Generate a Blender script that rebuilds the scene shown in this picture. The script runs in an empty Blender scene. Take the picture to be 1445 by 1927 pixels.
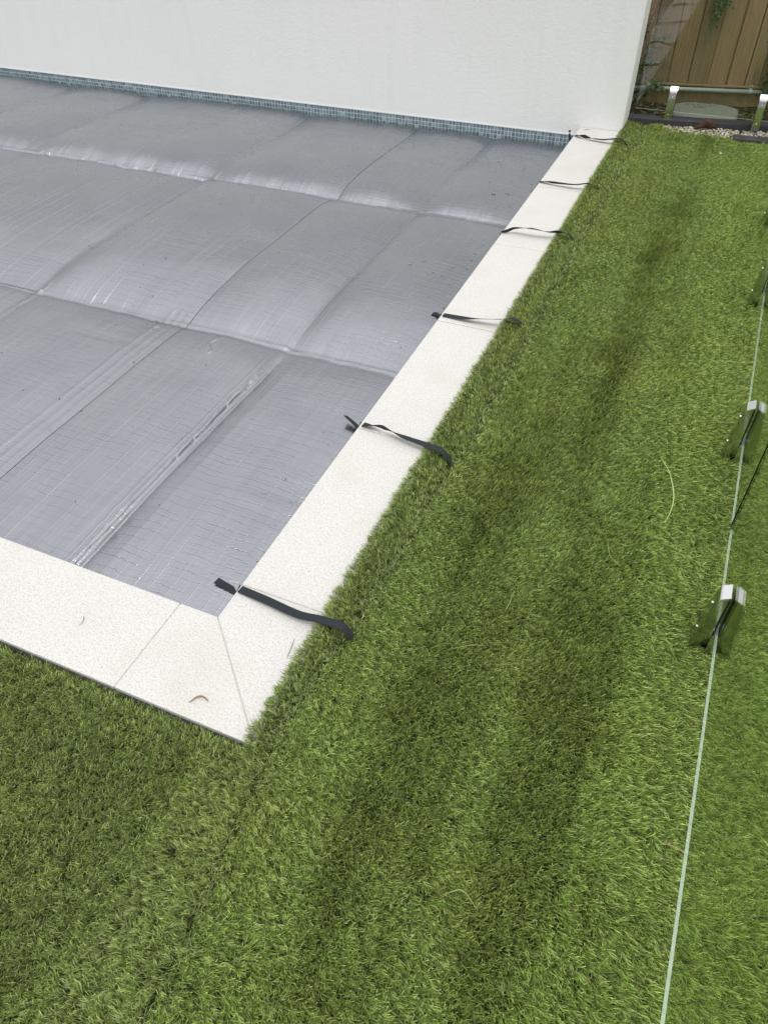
import bpy, bmesh, math, random
import numpy as np
from mathutils import Vector, Matrix, Euler

scene = bpy.context.scene
COL = scene.collection
rnd = random.Random(7)
NR = np.random.RandomState(11)

# ------------------------------------------------------------------ camera
cam_data = bpy.data.cameras.new("camera")
cam = bpy.data.objects.new("camera", cam_data)
COL.objects.link(cam)
cr = Vector((0.91615719, 0.40046009, -0.01696256))
cu = Vector((-0.27016094, 0.64821896, 0.7119166))
cf = Vector((-0.29608964, 0.64764489, -0.70205913))
m = Matrix(((cr.x, cu.x, -cf.x, 0.913998), (cr.y, cu.y, -cf.y, -0.909906), (cr.z, cu.z, -cf.z, 1.571294), (0, 0, 0, 1)))
cam.matrix_world = m
cam_data.sensor_fit = 'VERTICAL'
cam_data.sensor_height = 36.0
cam_data.lens = 1373.97 / 1927 * 36.0
cam_data.clip_start = 0.02
cam_data.clip_end = 500
scene.camera = cam

# ------------------------------------------------------------------ world, sun, exposure
SUN_EL, SUN_AZ = math.radians(73), math.radians(150)      # azimuth from +Y towards +X
world = bpy.data.worlds.new("World")
scene.world = world
world.use_nodes = True
wn = world.node_tree
for n in list(wn.nodes):
    wn.nodes.remove(n)
sky = wn.nodes.new('ShaderNodeTexSky')
sky.sky_type = 'NISHITA'
sky.sun_disc = False
sky.sun_elevation = SUN_EL
sky.sun_rotation = SUN_AZ
sky.air_density = 1.0
sky.dust_density = 5.0
sky.ozone_density = 1.0
hs = wn.nodes.new('ShaderNodeHueSaturation')
hs.inputs['Saturation'].default_value = 0.22
bg = wn.nodes.new('ShaderNodeBackground')
bg.inputs['Strength'].default_value = 0.15
wo = wn.nodes.new('ShaderNodeOutputWorld')
wn.links.new(sky.outputs[0], hs.inputs['Color'])
# overcast veil: brightest at the zenith, a third of that at the horizon
tc = wn.nodes.new('ShaderNodeTexCoord'); sp_ = wn.nodes.new('ShaderNodeSeparateXYZ')
wn.links.new(tc.outputs['Generated'], sp_.inputs[0])
mr = wn.nodes.new('ShaderNodeMapRange'); wn.links.new(sp_.outputs[2], mr.inputs['Value'])
mr.inputs['From Min'].default_value = 0; mr.inputs['From Max'].default_value = 1
mr.inputs['To Min'].default_value = 1/3; mr.inputs['To Max'].default_value = 1
veil = wn.nodes.new('ShaderNodeMix'); veil.data_type = 'RGBA'; veil.blend_type = 'MIX'
veil.inputs[6].default_value = (0, 0, 0, 1); veil.inputs[7].default_value = (10.0, 9.95, 9.9, 1); veil.clamp_factor = False
wn.links.new(mr.outputs[0], veil.inputs[0])
mxs = wn.nodes.new('ShaderNodeMix'); mxs.data_type = 'RGBA'; mxs.inputs[0].default_value = .68
wn.links.new(hs.outputs[0], mxs.inputs[6]); wn.links.new(veil.outputs[2], mxs.inputs[7])
wn.links.new(mxs.outputs[2], bg.inputs['Color'])
wn.links.new(bg.outputs[0], wo.inputs['Surface'])

sun_data = bpy.data.lights.new("sun", 'SUN')
sun_data.energy = 0.8
sun_data.angle = math.radians(30)
sun_data.color = (1.0, 0.97, 0.93)
sun = bpy.data.objects.new("sun", sun_data)
COL.objects.link(sun)
sd = Vector((math.sin(SUN_AZ) * math.cos(SUN_EL), math.cos(SUN_AZ) * math.cos(SUN_EL), math.sin(SUN_EL)))
sun.rotation_euler = sd.to_track_quat('Z', 'Y').to_euler()

scene.view_settings.view_transform = 'Standard'
scene.view_settings.look = 'None'
scene.view_settings.gamma = 1.0
scene.view_settings.use_curve_mapping = False
scene.view_settings.exposure = 0.25
scene.cycles.max_bounces = 7
scene.cycles.diffuse_bounces = 3
scene.cycles.glossy_bounces = 4
scene.cycles.transparent_max_bounces = 12

# ------------------------------------------------------------------ helpers
def link(o):
    COL.objects.link(o)
    return o

def tag(o, label=None, cat=None, group=None, kind=None):
    if label: o['label'] = label
    if cat: o['category'] = cat
    if group: o['group'] = group
    if kind: o['kind'] = kind
    return o

def empty(name, loc=(0, 0, 0), rz=0.0):
    o = bpy.data.objects.new(name, None)
    o.empty_display_size = 0.05
    o.location = loc
    o.rotation_euler = (0, 0, rz)
    return link(o)

def mesh_obj(name, verts, faces, mat=None, parent=None, smooth=False):
    me = bpy.data.meshes.new(name)
    me.from_pydata([tuple(v) for v in verts], [], faces)
    me.update()
    if mat is not None:
        for mm in (mat if isinstance(mat, (list, tuple)) else [mat]):
            me.materials.append(mm)
    if smooth:
        me.polygons.foreach_set('use_smooth', [True] * len(me.polygons))
    o = bpy.data.objects.new(name, me)
    link(o)
    if parent: o.parent = parent
    return o

def bm_obj(name, bm, mat=None, parent=None, smooth=False):
    me = bpy.data.meshes.new(name)
    bm.to_mesh(me); bm.free()
    if mat is not None:
        for mm in (mat if isinstance(mat, (list, tuple)) else [mat]):
            me.materials.append(mm)
    if smooth:
        me.polygons.foreach_set('use_smooth', [True] * len(me.polygons))
    o = bpy.data.objects.new(name, me)
    link(o)
    if parent: o.parent = parent
    return o

def add_box(bm, x0, x1, y0, y1, z0, z1):
    v = [bm.verts.new(p) for p in ((x0,y0,z0),(x1,y0,z0),(x1,y1,z0),(x0,y1,z0),(x0,y0,z1),(x1,y0,z1),(x1,y1,z1),(x0,y1,z1))]
    fs = []
    for q in ((0,3,2,1),(4,5,6,7),(0,1,5,4),(1,2,6,5),(2,3,7,6),(3,0,4,7)):
        fs.append(bm.faces.new([v[i] for i in q]))
    return v, fs

def bevel(bm, w, seg=2):
    bmesh.ops.bevel(bm, geom=list(bm.edges), offset=w, segments=seg, profile=0.6, affect='EDGES')

def box_obj(name, b, mat, parent=None, bev=0.0, seg=2):
    bm = bmesh.new()
    add_box(bm, *b)
    if bev > 0: bevel(bm, bev, seg)
    return bm_obj(name, bm, mat, parent)

def prism(bm, poly, z0, z1):
    a = [bm.verts.new((x, y, z0)) for x, y in poly]
    b = [bm.verts.new((x, y, z1)) for x, y in poly]
    n = len(poly)
    bm.faces.new(list(reversed(a))); bm.faces.new(b)
    for i in range(n):
        bm.faces.new((a[i], a[(i+1) % n], b[(i+1) % n], b[i]))

def tube(bm, pts, rad, seg=8, cap=True):
    rings = []
    pts = [Vector(p) for p in pts]
    for i, p in enumerate(pts):
        t = (pts[min(i+1, len(pts)-1)] - pts[max(i-1, 0)]).normalized()
        s = t.cross(Vector((0, 0, 1)))
        if s.length < 1e-3: s = Vector((1, 0, 0))
        s.normalize(); u = s.cross(t)
        r = rad[i] if isinstance(rad, (list, tuple)) else rad
        rings.append([bm.verts.new(p + (s*math.cos(a) + u*math.sin(a)) * r) for a in [2*math.pi*k/seg for k in range(seg)]])
    for i in range(len(rings)-1):
        for k in range(seg):
            bm.faces.new((rings[i][k], rings[i][(k+1) % seg], rings[i+1][(k+1) % seg], rings[i+1][k]))
    if cap:
        bm.faces.new(rings[0][::-1]); bm.faces.new(rings[-1])

def catmull(P, n):
    P = [np.array(p, float) for p in P]
    P = [2*P[0]-P[1]] + P + [2*P[-1]-P[-2]]
    out = []
    for i in range(1, len(P)-2):
        for k in range(n):
            t = k/n
            a, b, c, d = P[i-1], P[i], P[i+1], P[i+2]
            out.append(0.5*((2*b)+(-a+c)*t+(2*a-5*b+4*c-d)*t*t+(-a+3*b-3*c+d)*t**3))
    out.append(P[-2])
    return out

_tab = NR.rand(256, 256)
def vnoise(x, y, s=0):
    x = np.asarray(x, float) + s*17.31; y = np.asarray(y, float) + s*9.73
    xi = np.floor(x).astype(int); yi = np.floor(y).astype(int)
    fx = x-xi; fy = y-yi
    fx = fx*fx*(3-2*fx); fy = fy*fy*(3-2*fy)
    g = lambda a, b: _tab[a % 256, b % 256]
    return (g(xi,yi)*(1-fx)+g(xi+1,yi)*fx)*(1-fy)+(g(xi,yi+1)*(1-fx)+g(xi+1,yi+1)*fx)*fy
def fbm(x, y, s=0, o=3):
    r = 0; a = .5; t = 0
    for k in range(o):
        r = r + a*vnoise(np.asarray(x)*2**k, np.asarray(y)*2**k, s+k*3); t += a; a *= .5
    return r/t

# ------------------------------------------------------------------ material helpers
class MT:
    def __init__(self, name):
        self.m = bpy.data.materials.new(name)
        self.m.use_nodes = True
        self.t = self.m.node_tree
        self.n = self.t.nodes; self.l = self.t.links
        self.bsdf = self.n['Principled BSDF']
        self.out = self.n['Material Output']
    def node(self, ty, **kw):
        n = self.n.new(ty)
        for k, v in kw.items(): setattr(n, k, v)
        return n
    def set(self, node, **kw):
        for k, v in kw.items(): node.inputs[k.replace('_', ' ')].default_value = v
    def lk(self, a, b): self.l.new(a, b)
    def val(self, v):
        n = self.node('ShaderNodeValue'); n.outputs[0].default_value = v; return n.outputs[0]
    def math(self, op, a, b=None, c=None, clamp=False):
        n = self.node('ShaderNodeMath', operation=op); n.use_clamp = clamp
        for i, s in enumerate((a, b, c)):
            if s is None: continue
            if isinstance(s, (int, float)): n.inputs[i].default_value = s
            else: self.lk(s, n.inputs[i])
        return n.outputs[0]
    def coord(self):
        return self.node('ShaderNodeTexCoord').outputs['Object']
    def geo(self):
        return self.node('ShaderNodeNewGeometry').outputs['Position']
    def mapping(self, vec, scale=(1,1,1), rot=(0,0,0), loc=(0,0,0)):
        n = self.node('ShaderNodeMapping'); self.lk(vec, n.inputs[0])
        n.inputs['Location'].default_value = loc; n.inputs['Rotation'].default_value = rot; n.inputs['Scale'].default_value = scale
        return n.outputs[0]
    def noise(self, vec, scale, detail=3, rough=.5, dist=0):
        n = self.node('ShaderNodeTexNoise'); self.lk(vec, n.inputs['Vector'])
        n.inputs['Scale'].default_value = scale; n.inputs['Detail'].default_value = detail
        n.inputs['Roughness'].default_value = rough; n.inputs['Distortion'].default_value = dist
        return n.outputs['Fac']
    def ramp(self, fac, stops):
        n = self.node('ShaderNodeValToRGB'); self.lk(fac, n.inputs[0])
        el = n.color_ramp.elements
        while len(el) < len(stops): el.new(0.5)
        for e, (p, c) in zip(el, stops):
            e.position = p; e.color = (*c, 1) if len(c) == 3 else c
        return n.outputs[0]
    def mix(self, fac, a, b, mode='MIX'):
        n = self.node('ShaderNodeMix', data_type='RGBA', blend_type=mode)
        for sck, v in ((n.inputs[0], fac), (n.inputs[6], a), (n.inputs[7], b)):
            if isinstance(v, (int, float)): sck.default_value = v
            elif isinstance(v, (tuple, list)): sck.default_value = (*v[:3], 1)
            else: self.lk(v, sck)
        return n.outputs[2]
    def bump(self, h, strength=.3, dist=.01, normal=None):
        n = self.node('ShaderNodeBump'); self.lk(h, n.inputs['Height'])
        n.inputs['Strength'].default_value = strength; n.inputs['Distance'].default_value = dist
        if normal is not None: self.lk(normal, n.inputs['Normal'])
        return n.outputs[0]
    def base(self, c):
        s = self.bsdf.inputs['Base Color']
        if isinstance(c, (tuple, list)): s.default_value = (*c[:3], 1)
        else: self.lk(c, s)
    def fin(self, rough=.5, metal=0.0, spec=None, normal=None):
        self.bsdf.inputs['Roughness'].default_value = rough
        self.bsdf.inputs['Metallic'].default_value = metal
        if spec is not None: self.bsdf.inputs['Specular IOR Level'].default_value = spec
        if normal is not None: self.lk(normal, self.bsdf.inputs['Normal'])
        return self.m

# ---- pavers: white granite with grey flecks
def mk_paver():
    M = MT('speckled_white_granite'); g = M.geo()
    f1 = M.noise(g, 210, 2, .6); f2 = M.noise(M.mapping(g, (1,1,1), (0,0,.7)), 120, 2, .5)
    big = M.noise(g, 2.2, 4, .6); mid = M.noise(g, 14, 3, .6)
    basec = M.ramp(big, [(.3, (.585,.575,.55)), (.52, (.62,.612,.59)), (.72, (.565,.545,.50))])
    fl = M.ramp(f1, [(.0, (1,1,1)), (.40, (1,1,1)), (.47, (0,0,0)), (1, (0,0,0))])
    fl2 = M.ramp(f2, [(.0, (1,1,1)), (.38, (1,1,1)), (.45, (0,0,0)), (1, (0,0,0))])
    c = M.mix(M.math('MULTIPLY', fl, .8), basec, (.42,.42,.41))
    c = M.mix(M.math('MULTIPLY', fl2, .62), c, (.52,.52,.50))
    st = M.ramp(mid, [(.0,(0,0,0)), (.62,(0,0,0)), (.78,(1,1,1))])
    c = M.mix(M.math('MULTIPLY', st, .34), c, (.60,.55,.46))
    M.base(c)
    return M.fin(.72, 0, .3, M.bump(f1, .15, .001))
PAVER = mk_paver()

def mk_render():
    M = MT('white_textured_render'); g = M.geo()
    a = M.noise(g, 95, 4, .6); b = M.noise(g, 42, 3, .6)
    h = M.math('ADD', M.math('MULTIPLY', a, .65), M.math('MULTIPLY', b, .6))
    big = M.noise(g, 1.3, 4, .6)
    streak = M.noise(M.mapping(g, (7, 7, .5)), 1.0, 4, .6)
    c = M.mix(big, (.80,.805,.795), (.84,.845,.833))
    c = M.mix(M.math('MULTIPLY', M.ramp(streak, [(.5,(0,0,0)),(.8,(1,1,1))]), .18), c, (.62,.65,.63))
    M.base(c)
    return M.fin(.88, 0, .2, M.bump(h, .6, .0045))
RENDER = mk_render()

def simple(name, col, rough=.5, metal=0, spec=None, nscale=0, nstr=.2, cvar=0.0, dist=.002):
    M = MT(name); g = M.geo()
    if cvar > 0:
        f = M.noise(g, nscale*.35 if nscale else 12, 4, .6)
        M.base(M.mix(f, tuple(c*(1-cvar) for c in col), tuple(min(1, c*(1+cvar)) for c in col)))
    else: M.base(col)
    nm = M.bump(M.noise(g, nscale, 3, .6), nstr, dist) if nscale else None
    return M.fin(rough, metal, spec, nm)

GROUT = simple('pale_grout', (.78,.82,.82), .8, 0, .2, 200, .2, .08)
DARKPLASTIC = simple('black_edging', (.018,.02,.02), .55, 0, .4, 60, .2, .3)
CHAR = simple('charcoal_sleeper', (.045,.048,.052), .6, 0, .4, 90, .5, .35)
POOLWALL = simple('pool_wall', (.12,.2,.24), .4)
SOIL = simple('dark_soil', (.035,.026,.019), .95, 0, .1, 90, 1.0, .5, .01)
BACKING = simple('turf_backing', (.022,.034,.012), .95, 0, .1, 120, .8, .4, .006)
PIPE = simple('grey_pvc', (.33,.35,.36), .35, 0, .5, 30, .05, .12)
STONE = simple('grey_stone', (.20,.20,.195), .85, 0, .3, 70, .5, .22, .004)
INK = simple('engraved_letter', (.09,.10,.095), .9)
CHROME = simple('polished_steel', (.56,.56,.53), .13, 1.0)
LITCAP = simple('lit_cap_steel', (.90,.90,.90), .12, 1.0)  # paler copy of the clamp steel; sky brightness painted on the caps
SCREW = simple('steel_screw', (.72,.73,.72), .18, 1.0)
RUBBER = simple('black_rubber', (.012,.012,.013), .5)
EDGEDARK = simple('dark_glass_edge', (.004,.006,.005), .25)  # black paints the dark internal reflection of upright glass edges

def mk_strap():
    M = MT('black_webbing'); g = M.geo()
    w = M.node('ShaderNodeTexWave', bands_direction='Y'); M.lk(g, w.inputs[0]); w.inputs['Scale'].default_value = 220
    M.base(M.mix(M.noise(g, 300, 2), (.012,.018,.023), (.03,.038,.044)))
    return M.fin(.72, 0, .3, M.bump(w.outputs['Fac'], .5, .001))
STRAP = mk_strap()

def mk_tile():
    M = MT('blue_grey_mosaic')
    at = M.node('ShaderNodeAttribute', attribute_name='tint')
    g = M.geo()
    c = M.mix(M.noise(g, 90, 3, .7), at.outputs['Color'], (.30,.42,.46))
    c2 = M.mix(.65, c, at.outputs['Color'])
    M.base(c2)
    return M.fin(.16, 0, .6)
TILE = mk_tile()

def mk_glass(name, t):
    M = MT(name)
    geo = M.node('ShaderNodeNewGeometry')
    vm = M.node('ShaderNodeVectorMath', operation='DOT_PRODUCT')
    M.lk(geo.outputs['Normal'], vm.inputs[0]); M.lk(geo.outputs['Incoming'], vm.inputs[1])
    d = M.math('ABSOLUTE', vm.outputs['Value'])
    p = M.math('POWER', M.math('SUBTRACT', 1.0, d, clamp=True), 5.0)
    fr = M.math('MULTIPLY', M.math('MULTIPLY_ADD', p, .91, .085, clamp=True), M.math('SUBTRACT', 1.0, geo.outputs['Backfacing']))
    tr = M.node('ShaderNodeBsdfTransparent'); tr.inputs[0].default_value = (*t, 1)
    gl = M.node('ShaderNodeBsdfGlossy'); gl.inputs['Color'].default_value = (.95,.95,.95,1); gl.inputs['Roughness'].default_value = 0.0
    mx = M.node('ShaderNodeMixShader')
    M.lk(fr, mx.inputs[0]); M.lk(tr.outputs[0], mx.inputs[1]); M.lk(gl.outputs[0], mx.inputs[2])
    M.lk(mx.outputs[0], M.out.inputs['Surface'])
    return M.m
GLASS = mk_glass('green_tinted_glass', (.912,.954,.89))
def mk_gedge():
    M = MT('pale_glass_edge'); g = M.geo()  # light guided to the pane's top and bottom edges, painted as pale colour
    c = M.mix(M.noise(M.mapping(g, (1, 14, 1)), 6, 4, .7), (.45,.66,.60), (.93,1.0,.97))
    d = M.node('ShaderNodeBsdfDiffuse'); t = M.node('ShaderNodeBsdfTranslucent'); gl = M.node('ShaderNodeBsdfGlossy')
    M.lk(c, d.inputs[0]); M.lk(c, t.inputs[0]); gl.inputs['Roughness'].default_value = .25
    m1 = M.node('ShaderNodeMixShader'); m1.inputs[0].default_value = .3
    M.lk(d.outputs[0], m1.inputs[1]); M.lk(t.outputs[0], m1.inputs[2])
    m2 = M.node('ShaderNodeMixShader'); m2.inputs[0].default_value = .25
    M.lk(m1.outputs[0], m2.inputs[1]); M.lk(gl.outputs[0], m2.inputs[2])
    M.lk(m2.outputs[0], M.out.inputs['Surface'])
    return M.m
GEDGE = mk_gedge()

def mk_cover():
    M = MT('silver_foil_cover'); g = M.geo()
    sx = M.node('ShaderNodeSeparateXYZ'); M.lk(g, sx.inputs[0])
    X, Y = sx.outputs[0], sx.outputs[1]
    nlow = M.noise(g, 3.0, 3, .55); nmid = M.noise(g, 11, 3, .6); nhi = M.noise(g, 34, 3, .6)
    def crease(coord, sp, wob, width, seed):
        u = M.math('ADD', coord, wob)
        u = M.math('DIVIDE', u, sp)
        cell = M.math('FLOOR', u)
        fr = M.math('FRACT', u)
        w = M.node('ShaderNodeTexWhiteNoise', noise_dimensions='1D'); M.lk(M.math('ADD', cell, seed), w.inputs['W'])
        pos = M.math('MULTIPLY_ADD', w.outputs['Value'], .44, .28)
        d = M.math('ABSOLUTE', M.math('SUBTRACT', fr, pos))
        k = M.math('SUBTRACT', 1.0, M.math('DIVIDE', d, width), clamp=True)
        k = M.math('POWER', k, 1.4)
        return k, w.outputs['Color'], cell
    # lengthwise creases, constant X
    wx = M.math('MULTIPLY', M.math('SUBTRACT', nmid, .5), .014)
    k1, c1, cell1 = crease(X, .058, wx, .045, 3.3)
    s1 = M.node('ShaderNodeSeparateColor'); M.lk(c1, s1.inputs[0])
    a1 = M.math('MULTIPLY', M.math('MULTIPLY_ADD', s1.outputs[1], .9, .25), M.math('MULTIPLY_ADD', nlow, 1.5, .05, clamp=True))
    a1 = M.math('MULTIPLY', a1, M.math('MULTIPLY_ADD', M.noise(M.mapping(g, (1, .5, 1)), 6.5, 2, .6), 3.4, -1.1, clamp=True))
    lm = M.math('MULTIPLY', M.math('MULTIPLY', M.math('SUBTRACT', -1.98, X), 9.0, clamp=True), M.math('MULTIPLY', M.math('SUBTRACT', 2.95, Y), 9.0, clamp=True))
    a1 = M.math('ADD', a1, M.math('MULTIPLY', lm, M.math('MULTIPLY', s1.outputs[1], .65)))
    k3, c3, cell3 = crease(X, .0195, M.math('MULTIPLY', M.math('SUBTRACT', nhi, .5), .009), .11, 8.1)
    # crosswise ripples, broken at each lengthwise column
    wc = M.node('ShaderNodeTexWhiteNoise', noise_dimensions='1D'); M.lk(M.math('ADD', cell1, 40.5), wc.inputs['W'])
    off = M.math('MULTIPLY', wc.outputs['Value'], .011)
    wy = M.math('ADD', M.math('MULTIPLY', M.math('SUBTRACT', nmid, .5), .026), off)
    wy = M.math('ADD', wy, M.math('MULTIPLY', M.math('SUBTRACT', nhi, .5), .012))
    k2, c2, cell2 = crease(Y, .034, wy, .065, 1.7)
    brk = M.math('MULTIPLY_ADD', M.noise(M.mapping(g, (1, .6, 1)), 9, 2, .6), 2.8, -.75, clamp=True)
    k2 = M.math('MULTIPLY', k2, brk)
    wy2 = M.math('ADD', M.math('MULTIPLY', M.math('SUBTRACT', nlow, .5), .12), M.math('MULTIPLY', M.math('SUBTRACT', nhi, .5), .03))
    k4, c4, cell4 = crease(Y, .0125, wy2, .3, 6.7)
    patch = M.noise(M.mapping(g, (1.6, 2.6, 1), (0, 0, .3), (3.1, 1.7, 0)), 1.4, 3, .55)
    pm = M.math('MULTIPLY_ADD', patch, 3.4, -1.25, clamp=True)
    h = M.math('ADD', M.math('MULTIPLY', k1, M.math('MULTIPLY', a1, .85)), M.math('MULTIPLY', k2, M.math('MULTIPLY_ADD', pm, -.30, -.34)))
    h = M.math('ADD', h, M.math('MULTIPLY', k4, M.math('MULTIPLY_ADD', pm, -.22, -.03)))
    h = M.math('ADD', h, M.math('MULTIPLY', k3, M.math('MULTIPLY', nlow, .18)))
    h = M.math('ADD', h, M.math('MULTIPLY', nmid, .25))
    n = M.bump(h, .8, .0019)
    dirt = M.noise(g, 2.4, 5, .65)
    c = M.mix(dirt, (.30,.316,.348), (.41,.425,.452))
    c = M.mix(M.math('MULTIPLY', k1, M.math('MULTIPLY', a1, .75)), c, (.62,.64,.67))  # raised creases painted paler as highlights, crosswise ones darker as shade
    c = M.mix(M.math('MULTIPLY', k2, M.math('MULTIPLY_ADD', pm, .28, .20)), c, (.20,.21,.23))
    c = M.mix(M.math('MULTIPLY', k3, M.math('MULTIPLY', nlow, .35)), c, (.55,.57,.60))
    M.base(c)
    rr = M.math('MULTIPLY_ADD', dirt, .12, .21)
    M.lk(rr, M.bsdf.inputs['Roughness'])
    M.bsdf.inputs['Metallic'].default_value = .94
    M.lk(n, M.bsdf.inputs['Normal'])
    return M.m
COVER = mk_cover()
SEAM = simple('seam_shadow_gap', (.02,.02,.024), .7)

def mk_wood():
    M = MT('weathered_pine')
    at = M.node('ShaderNodeObjectInfo')
    g = M.coord()
    cmb = M.node('ShaderNodeCombineXYZ'); M.lk(M.math('MULTIPLY', at.outputs['Random'], 7.0), cmb.inputs[0]); M.lk(M.math('MULTIPLY', at.outputs['Random'], 23.0), cmb.inputs[2])
    vm = M.node('ShaderNodeVectorMath', operation='ADD'); M.lk(g, vm.inputs[0]); M.lk(cmb.outputs[0], vm.inputs[1])
    v = vm.outputs[0]
    warp = M.noise(M.mapping(v, (6, 1, 1.6)), 1.0, 2, .5)
    grain = M.noise(M.mapping(v, (34, 8, 1.4)), 2.2, 6, .68, .8)
    wv = M.node('ShaderNodeTexWave', bands_direction='X', wave_type='RINGS', rings_direction='Z')
    M.lk(M.mapping(v, (7, 1, .55)), wv.inputs[0]); wv.inputs['Scale'].default_value = 2.2; wv.inputs['Distortion'].default_value = 5; wv.inputs['Detail'].default_value = 2
    vo = M.node('ShaderNodeTexVoronoi'); M.lk(M.mapping(v, (7.0, 0, 2.6)), vo.inputs['Vector']); vo.inputs['Scale'].default_value = 1.0
    knot = M.ramp(vo.outputs['Distance'], [(0,(1,1,1)),(.07,(1,1,1)),(.11,(.2,.2,.2)),(.15,(.6,.6,.6)),(.22,(0,0,0))])
    c = M.mix(grain, (.14,.080,.052), (.50,.34,.235))
    c = M.mix(M.math('MULTIPLY', wv.outputs['Fac'], .3), c, (.19,.14,.09))
    c = M.mix(M.math('MULTIPLY', knot, .6), c, (.07,.048,.025))
    c = M.mix(M.math('MULTIPLY', M.ramp(M.noise(v, 2.0, 4), [(.45,(0,0,0)),(.7,(1,1,1))]), .5), c, (.24,.205,.165))
    r = M.mix(at.outputs['Random'], (.75,.75,.75), (1.1,1.05,1.0))
    M.base(M.mix(1.0, c, r, 'MULTIPLY'))
    return M.fin(.85, 0, .2, M.bump(M.math('ADD', grain, M.math('MULTIPLY', wv.outputs['Fac'], .3)), .6, .003))
WOOD = mk_wood()

def mk_blade():
    M = MT('turf_blades')
    va = M.node('ShaderNodeAttribute', attribute_name='bcol')
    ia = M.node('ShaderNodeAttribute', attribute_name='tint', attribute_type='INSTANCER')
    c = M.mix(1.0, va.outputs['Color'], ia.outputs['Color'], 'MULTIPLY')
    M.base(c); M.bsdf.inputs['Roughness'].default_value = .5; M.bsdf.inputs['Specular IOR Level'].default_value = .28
    tl = M.node('ShaderNodeBsdfTranslucent'); M.lk(c, tl.inputs[0])
    mx = M.node('ShaderNodeMixShader'); mx.inputs[0].default_value = .22
    M.lk(M.bsdf.outputs[0], mx.inputs[1]); M.lk(tl.outputs[0], mx.inputs[2]); M.lk(mx.outputs[0], M.out.inputs['Surface'])
    return M.m
BLADE = mk_blade()
def attrmat(name, rough=.6, spec=.3, nscale=80):
    M = MT(name); va = M.node('ShaderNodeAttribute', attribute_name='bcol')
    c = M.mix(M.math('MULTIPLY', M.noise(M.geo(), nscale, 3), .5), va.outputs['Color'], (.08,.07,.05))
    M.base(c); return M.fin(rough, 0, spec)
LEAF = attrmat('plant_leaf', .42, .45)
LITTER = attrmat('dead_leaf', .85, .15)
PEBBLE = attrmat('pebble', .6, .35, 150)
def mk_drop():
    M = MT('water_droplet')
    M.base((1,1,1)); M.bsdf.inputs['Transmission Weight'].default_value = 1.0; M.bsdf.inputs['IOR'].default_value = 1.33
    return M.fin(.02)
DROP = mk_drop()

# ================================================================== SETTING
L = 4.294            # far wall face
CW = 0.285           # coping width
CT = 0.046           # coping thickness
SURF = -0.140        # pool cover level
POOLX = -6.2

# turf levels
def seam_x(y):
    return np.interp(y, [-1.4, -.67, -.477, -.127, .2, 1.0, 4.5], [.40, .367, .340, .322, .352, .383, .385]) + .012*(fbm(np.asarray(y)*5, 0*np.asarray(y), 4)-.5)
def turf_z(x, y):
    x = np.asarray(x, float); y = np.asarray(y, float)
    low = np.clip((.30 - x)/.22, 0, 1); low = low*low*(3-2*low)
    front = np.clip((-.22 - y)/.08, 0, 1)
    z = -.007 - .012*low*front
    s = x - seam_x(y)
    z = z + .017*np.clip((.325-x)/.04, 0, 1)*np.clip((y+.30)/.03, 0, 1)
    z = z - (.004+.008*np.clip((y+.35)/.3, 0, 1))*np.exp(-(s/.012)**2) + .010*np.exp(-((s-.07)/.06)**2) + .004*np.exp(-((s+.05)/.03)**2)
    z = z + .010*(fbm(x*3, y*2, 8)-.5)
    return z

# ground: one sheet with an opening for the pool, reaching far out
def ground_sheet():
    xs = [-60, POOLX, 0.02, CW+.0, 60]; ys = [-60, -.05, L+.05, 60]
    bm = bmesh.new()
    g = {}
    for i, x in enumerate(xs):
        for j, y in enumerate(ys):
            g[i, j] = bm.verts.new((x, y, -.085))
    for i in range(len(xs)-1):
        for j in range(len(ys)-1):
            if i == 1 and j == 1: continue
            bm.faces.new((g[i,j], g[i+1,j], g[i+1,j+1], g[i,j+1]))
    return tag(bm_obj('ground', bm, SOIL), kind='structure')
ground_sheet()

def turf_backing(name, x0, x1, y0, y1, step=.04):
    nx = max(2, int((x1-x0)/step)); ny = max(2, int((y1-y0)/step))
    X, Y = np.meshgrid(np.linspace(x0, x1, nx+1), np.linspace(y0, y1, ny+1))
    Z = turf_z(X, Y) - .004
    vs = np.stack([X.ravel(), Y.ravel(), Z.ravel()], 1)
    fs = [(j*(nx+1)+i, j*(nx+1)+i+1, (j+1)*(nx+1)+i+1, (j+1)*(nx+1)+i) for j in range(ny) for i in range(nx)]
    return tag(mesh_obj(name, vs, fs, BACKING, smooth=True), kind='structure')
turf_backing('lawn_base', CW, 2.6, -CW-.004, 4.34)
turf_backing('lawn_base', -3.0, 2.6, -1.7, -CW-.006)

# pool shell under the cover
bm = bmesh.new()
zb = -1.3
x0, x1, y0, y1 = POOLX, 0.02, -.02, L+.01
a = [bm.verts.new(p) for p in ((x0,y0,-.05),(x1,y0,-.05),(x1,y1,-.05),(x0,y1,-.05))]
b = [bm.verts.new(p) for p in ((x0,y0,zb),(x1,y0,zb),(x1,y1,zb),(x0,y1,zb))]
bm.faces.new(b)
for i in range(4): bm.faces.new((a[i], a[(i+1) % 4], b[(i+1) % 4], b[i]))
tag(bm_obj('pool_basin', bm, POOLWALL), kind='structure')

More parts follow.
